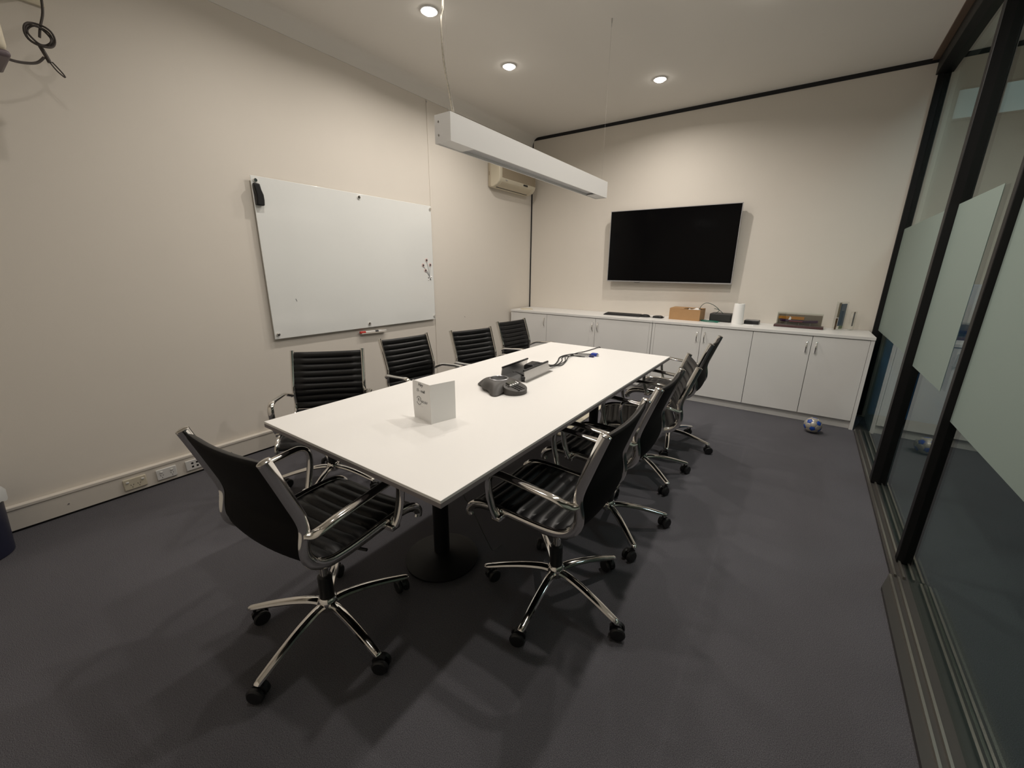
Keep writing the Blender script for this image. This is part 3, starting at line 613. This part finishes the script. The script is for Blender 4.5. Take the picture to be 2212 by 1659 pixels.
MB().tube([(0, .045, .215), (0, .038, .155), (0, .03, .10), (.0, .01, .04), (.0, .0, .0)], .005, seg=6, smooth=5, ref=(1, 0, 0)).build('lead', M_tan, ht_)
lp = MB()
for rad, ph_, cx_ in ((.040, 0, 0), (.034, 1.2, .006), (.046, 2.2, .012)):
    lp.tube([(cx_+.008*math.sin(3*k/16*2*math.pi), rad*math.cos(2*math.pi*k/16+ph_), .005+rad*.95*math.sin(2*math.pi*k/16+ph_)) for k in range(17)], .004, seg=6, ref=(1, 0, 0), smooth=2)
lp.build('coil', M_tan, ht_)
MB().tube([(0, -.005, -.035), (0, .005, -.065), (.0, .012, -.09)], .011, .008, seg=8, ref=(1, 0, 0)).build('cable_tie', M_tan, ht_)
MB().tube([(0, .008, -.08), (0, .028, -.115), (0, .05, -.135), (.0, .046, -.12), (0, .02, -.085)], .003, seg=6, smooth=4, ref=(1, 0, 0)).build('loose_loop', M_tan, ht_)
MB().tube([(0, -.002, -.075), (0, -.03, -.105), (.02, -.075, -.125), (.05, -.12, -.135), (.08, -.155, -.13)], .0055, seg=6, smooth=5, ref=(1, 0, 0)).build('lead', M_tan, ht_)
bn = empty('waste_bin', (.185, -5.055, 0)); tag(bn, 'dark blue waste bin with white liner at the left edge', 'bin')
MB().lathe([(.112, 0), (.118, .004), (.135, .30), (.139, .305), (.139, .315), (.130, .315), (.112, .012), (.001, .012)], 36).build('bucket', mat('navy_bin', (.018, .020, .045), .45), bn)
def ln(i, j):
    a = 2*math.pi*j/48; r = (.128, .137, .146, .144)[i] + .004*math.sin(a*9)*(i > 1); z = (.28, .322, .30, .262)[i]+.010*math.sin(a*7+1)*(i == 3)
    return (r*math.cos(a), r*math.sin(a), z)
MB().grid(ln, 4, 49).build('liner', mat('bin_liner', (.62, .64, .64), .4), bn)
MB().lathe([(.128, .318), (.124, .36), (.09, .385), (.001, .39)], 36).build('lid', mat('navy_bin', (.018, .020, .045), .45), bn)

# ------------------------------------------------------------------ chairs
PROF = [(-.246, .857), (-.222, .790), (-.196, .715), (-.176, .655), (-.170, .615), (-.178, .565), (-.176, .525), (-.155, .488), (-.115, .464), (-.06, .456), (.02, .456), (.10, .460), (.18, .461), (.235, .455), (.272, .438), (.290, .412), (.286, .392)]
def chair_proto():
    t = empty('office_chair')
    for s in (-1, 1):
        pts = [(x, s*.210, z) for x, z in PROF]
        MB().tube(pts, .012, .0185, seg=12, ref=(0, 1, 0), smooth=5).build('side_frame', M_chrome, t)
        ar = [(-.172, s*.214, .596), (-.158, s*.228, .596), (-.132, s*.243, .608), (-.095, s*.250, .620), (0, s*.251, .629), (.09, s*.251, .637), (.130, s*.251, .636), (.155, s*.251, .620), (.164, s*.251, .588), (.160, s*.250, .54), (.146, s*.247, .485), (.134, s*.240, .455)]
        A = MB().tube(ar, .0175, .011, seg=12, ref=(0, 1, 0), smooth=5).build('armrest', M_chrome, t)
        box('arm_bracket', M_chrome, .112, .152, min(s*.205, s*.252), max(s*.205, s*.252), .440, .460, A, bevel=.004)
        MB().tube([(-.178, s*.206, .592), (-.158, s*.232, .592)], .012, .009, seg=10, ref=(0, 0, 1)).build('arm_bracket', M_chrome, A)
        MB().lathe([(.015, -.004), (.019, .0), (.019, .003), (.012, .006), (.001, .0065)], 16, sx=1, sy=.66).build('end_cap', M_chrome, t, loc=(-.2465, s*.210, .858), rot=(0, R(-18), 0))
    # ribbed sling: dense centre line with arc length
    cp = catmull([Vector((x, 0, z)) for x, z in PROF], 10); S = [0]
    for i in range(1, len(cp)): S.append(S[-1]+(cp[i]-cp[i-1]).length)
    def at(s):
        s = max(0, min(S[-1], s)); i = max(k for k in range(len(S)) if S[k] <= s); i = min(i, len(S)-2)
        u = (s-S[i])/(S[i+1]-S[i]); p = cp[i].lerp(cp[i+1], u); d = (cp[i+1]-cp[i]).normalized(); return p, Vector((-d.z, 0, d.x))
    # normal towards the sitter
    sb = S[[k for k in range(len(cp)) if cp[k].x > -.160 and cp[k].z < .5][0]]
    se = S[-1]-.02
    def sling(name, s0, s1, sag, nr):
        nu = nr*6+1; nv = 13; mb = MB()
        def surf(side):
            def Pn(i, j):
                s = s0+(s1-s0)*i/(nu-1); p, n = at(s); v = (j/(nv-1))*2-1; ph_ = (i % 6)/6
                e = abs(v)**3
                bul = (.011*abs(math.sin(math.pi*i/6))**.55)*(1-e**3) if side > 0 else 0
                off = (.006+bul) if side > 0 else -.008
                if i in (0, nu-1): off = off*.2
                if j in (0, nv-1): off = off*.35
                q = p + n*off - n*sag*(1-v*v); return (q.x, v*.204, q.z)
            return Pn
        n0 = 0; mb.grid(surf(1), nu, nv); mb.grid(surf(-1), nu, nv); N = nu*nv
        rim = [(i, 0) for i in range(nu-1)] + [(nu-1, j) for j in range(nv-1)] + [(nu-1-i, nv-1) for i in range(nu-1)] + [(0, nv-1-j) for j in range(nv-1)]
        idx = [i*nv+j for i, j in rim]; mb.f += [(idx[k], idx[(k+1) % len(idx)], N+idx[(k+1) % len(idx)], N+idx[k]) for k in range(len(idx))]
        o = mb.build(name, M_leather, t, angle=50); o.data.materials.append(M_shell)
        nf = (nu-1)*(nv-1); o.data.polygons.foreach_set('material_index', [0]*nf + [1]*(len(o.data.polygons)-nf))
    sgn = at(.1)[1].x
    sling('backrest', .004, sb-.012, .016, 9)
    sling('seat', sb-.008, se, .010, 10)
    for x, z in ((-.06, .436), (.13, .440)): MB().tube([(x, -.21, z+.012), (x, -.19, z), (x, .19, z), (x, .21, z+.012)], .010, seg=8, ref=(1, 0, 0)).build('cross_bar', M_black, t)
    MB().prism([(-.075, .435), (.145, .437), (.12, .405), (.04, .375), (-.04, .375), (-.075, .40)], 'y', -.065, .065).build('tilt_mechanism', M_black, t, bevel=.008)
    MB().tube([(.02, -.06, .395), (.03, -.14, .392), (.04, -.20, .398)], .0055, seg=6, ref=(1, 0, 0)).build('lever', M_black, t)
    MB().lathe([(.016, .14), (.016, .38)], 16).build('gas_piston', M_chrome, t)
    cs = MB().lathe([(.027, .13), (.025, .235), (.018, .24)], 20).build('column_sleeve', M_black, t); cs['fixed'] = 1
    b = MB().lathe([(.030, .092), (.036, .098), (.037, .125), (.031, .142), (.026, .146)], 24).build('base', M_chrome, t); b['fixed'] = 1
    leg = None; cas = None
    for k in range(5):
        a = 2*math.pi*k/5
        if leg is None:
            lm = MB(); pts = [(.022, 0, .115), (.06, 0, .121), (.13, 0, .116), (.21, 0, .101), (.27, 0, .086), (.302, 0, .078), (.308, 0, .074)]
            lm.tube(pts, .017, .0125, seg=10, ref=(0, 1, 0), smooth=3, radii=lambda u: 1.12-.42*u if u < .97 else .5)
            leg = lm.build('leg', M_chrome, b)
            cm2 = MB()
            for s in (-1, 1): cm2.lathe([(.006, s*.007), (.0265, s*.008), (.0285, s*.013), (.0285, s*.020), (.024, s*.0245), (.006, s*.025)], 20, (.018, 0, .0285), 'y')
            cm2.prism([(-.012+.018, .030), (.014+.018, .052), (.004+.018, .060), (-.020+.018, .060), (-.030+.018, .048), (-.029+.018, .030)], 'y', -.0065, .0065)
            cm2.lathe([(.0055, .055), (.0055, .085)], 10, (0, 0, 0))
            cas = cm2.build('caster', M_black, b)
            L, K = leg, cas
        else:
            L = leg.copy(); K = cas.copy(); C.objects.link(L); C.objects.link(K); L.parent = b; K.parent = b
        L.rotation_euler = (0, 0, a); K.location = (.291*math.cos(a), .291*math.sin(a), 0); K.rotation_euler = (0, 0, a+1.1*k+.6)
    return t
CH = [  # x, y, heading, lowered by, base angle, label
    (1.870, -4.300, 95.8, 0, -2, 'black ribbed swivel chair at the near end of the table, its back to the viewer'),
    (2.490, -3.645, 181, 0, -13, 'black ribbed swivel chair nearest the viewer on the glass side of the table'),
    (2.480, -3.047, 181, 0, 28, 'black ribbed swivel chair second from the viewer on the glass side'),
    (2.440, -2.360, 199, -.06, 31, 'lowered black ribbed swivel chair turned toward the viewer on the glass side'),
    (2.460, -1.755, 181, 0, -5, 'black ribbed swivel chair nearest the cabinets on the glass side'),
    (.885, -3.665, -41, -.04, 15, 'black ribbed swivel chair at the near corner below the whiteboard, turned to face the viewer'),
    (.946, -2.903, -6, -.03, 40, 'black ribbed swivel chair in front of the marker pen under the whiteboard'),
    (1.085, -2.315, -13.4, -.03, 20, 'black ribbed swivel chair just beyond the whiteboard edge, third along the wall side'),
    (1.010, -1.560, -5.2, -.03, 5, 'black ribbed swivel chair nearest the cabinets on the wall side')]
proto = chair_proto()
for i, (x, y, h, dz, ba, lb) in enumerate(CH):
    o = proto if i == len(CH)-1 else copy_tree(proto)
    o.location = (x, y, 0); o.rotation_euler = (0, 0, R(h)); tag(o, lb, 'chair', 'black office chairs around the meeting table')
    for ch in o.children:
        if ch.name.startswith('base'): ch.rotation_euler = (0, 0, R(ba-h))
        elif not ch.get('fixed'): ch.location.z += dz
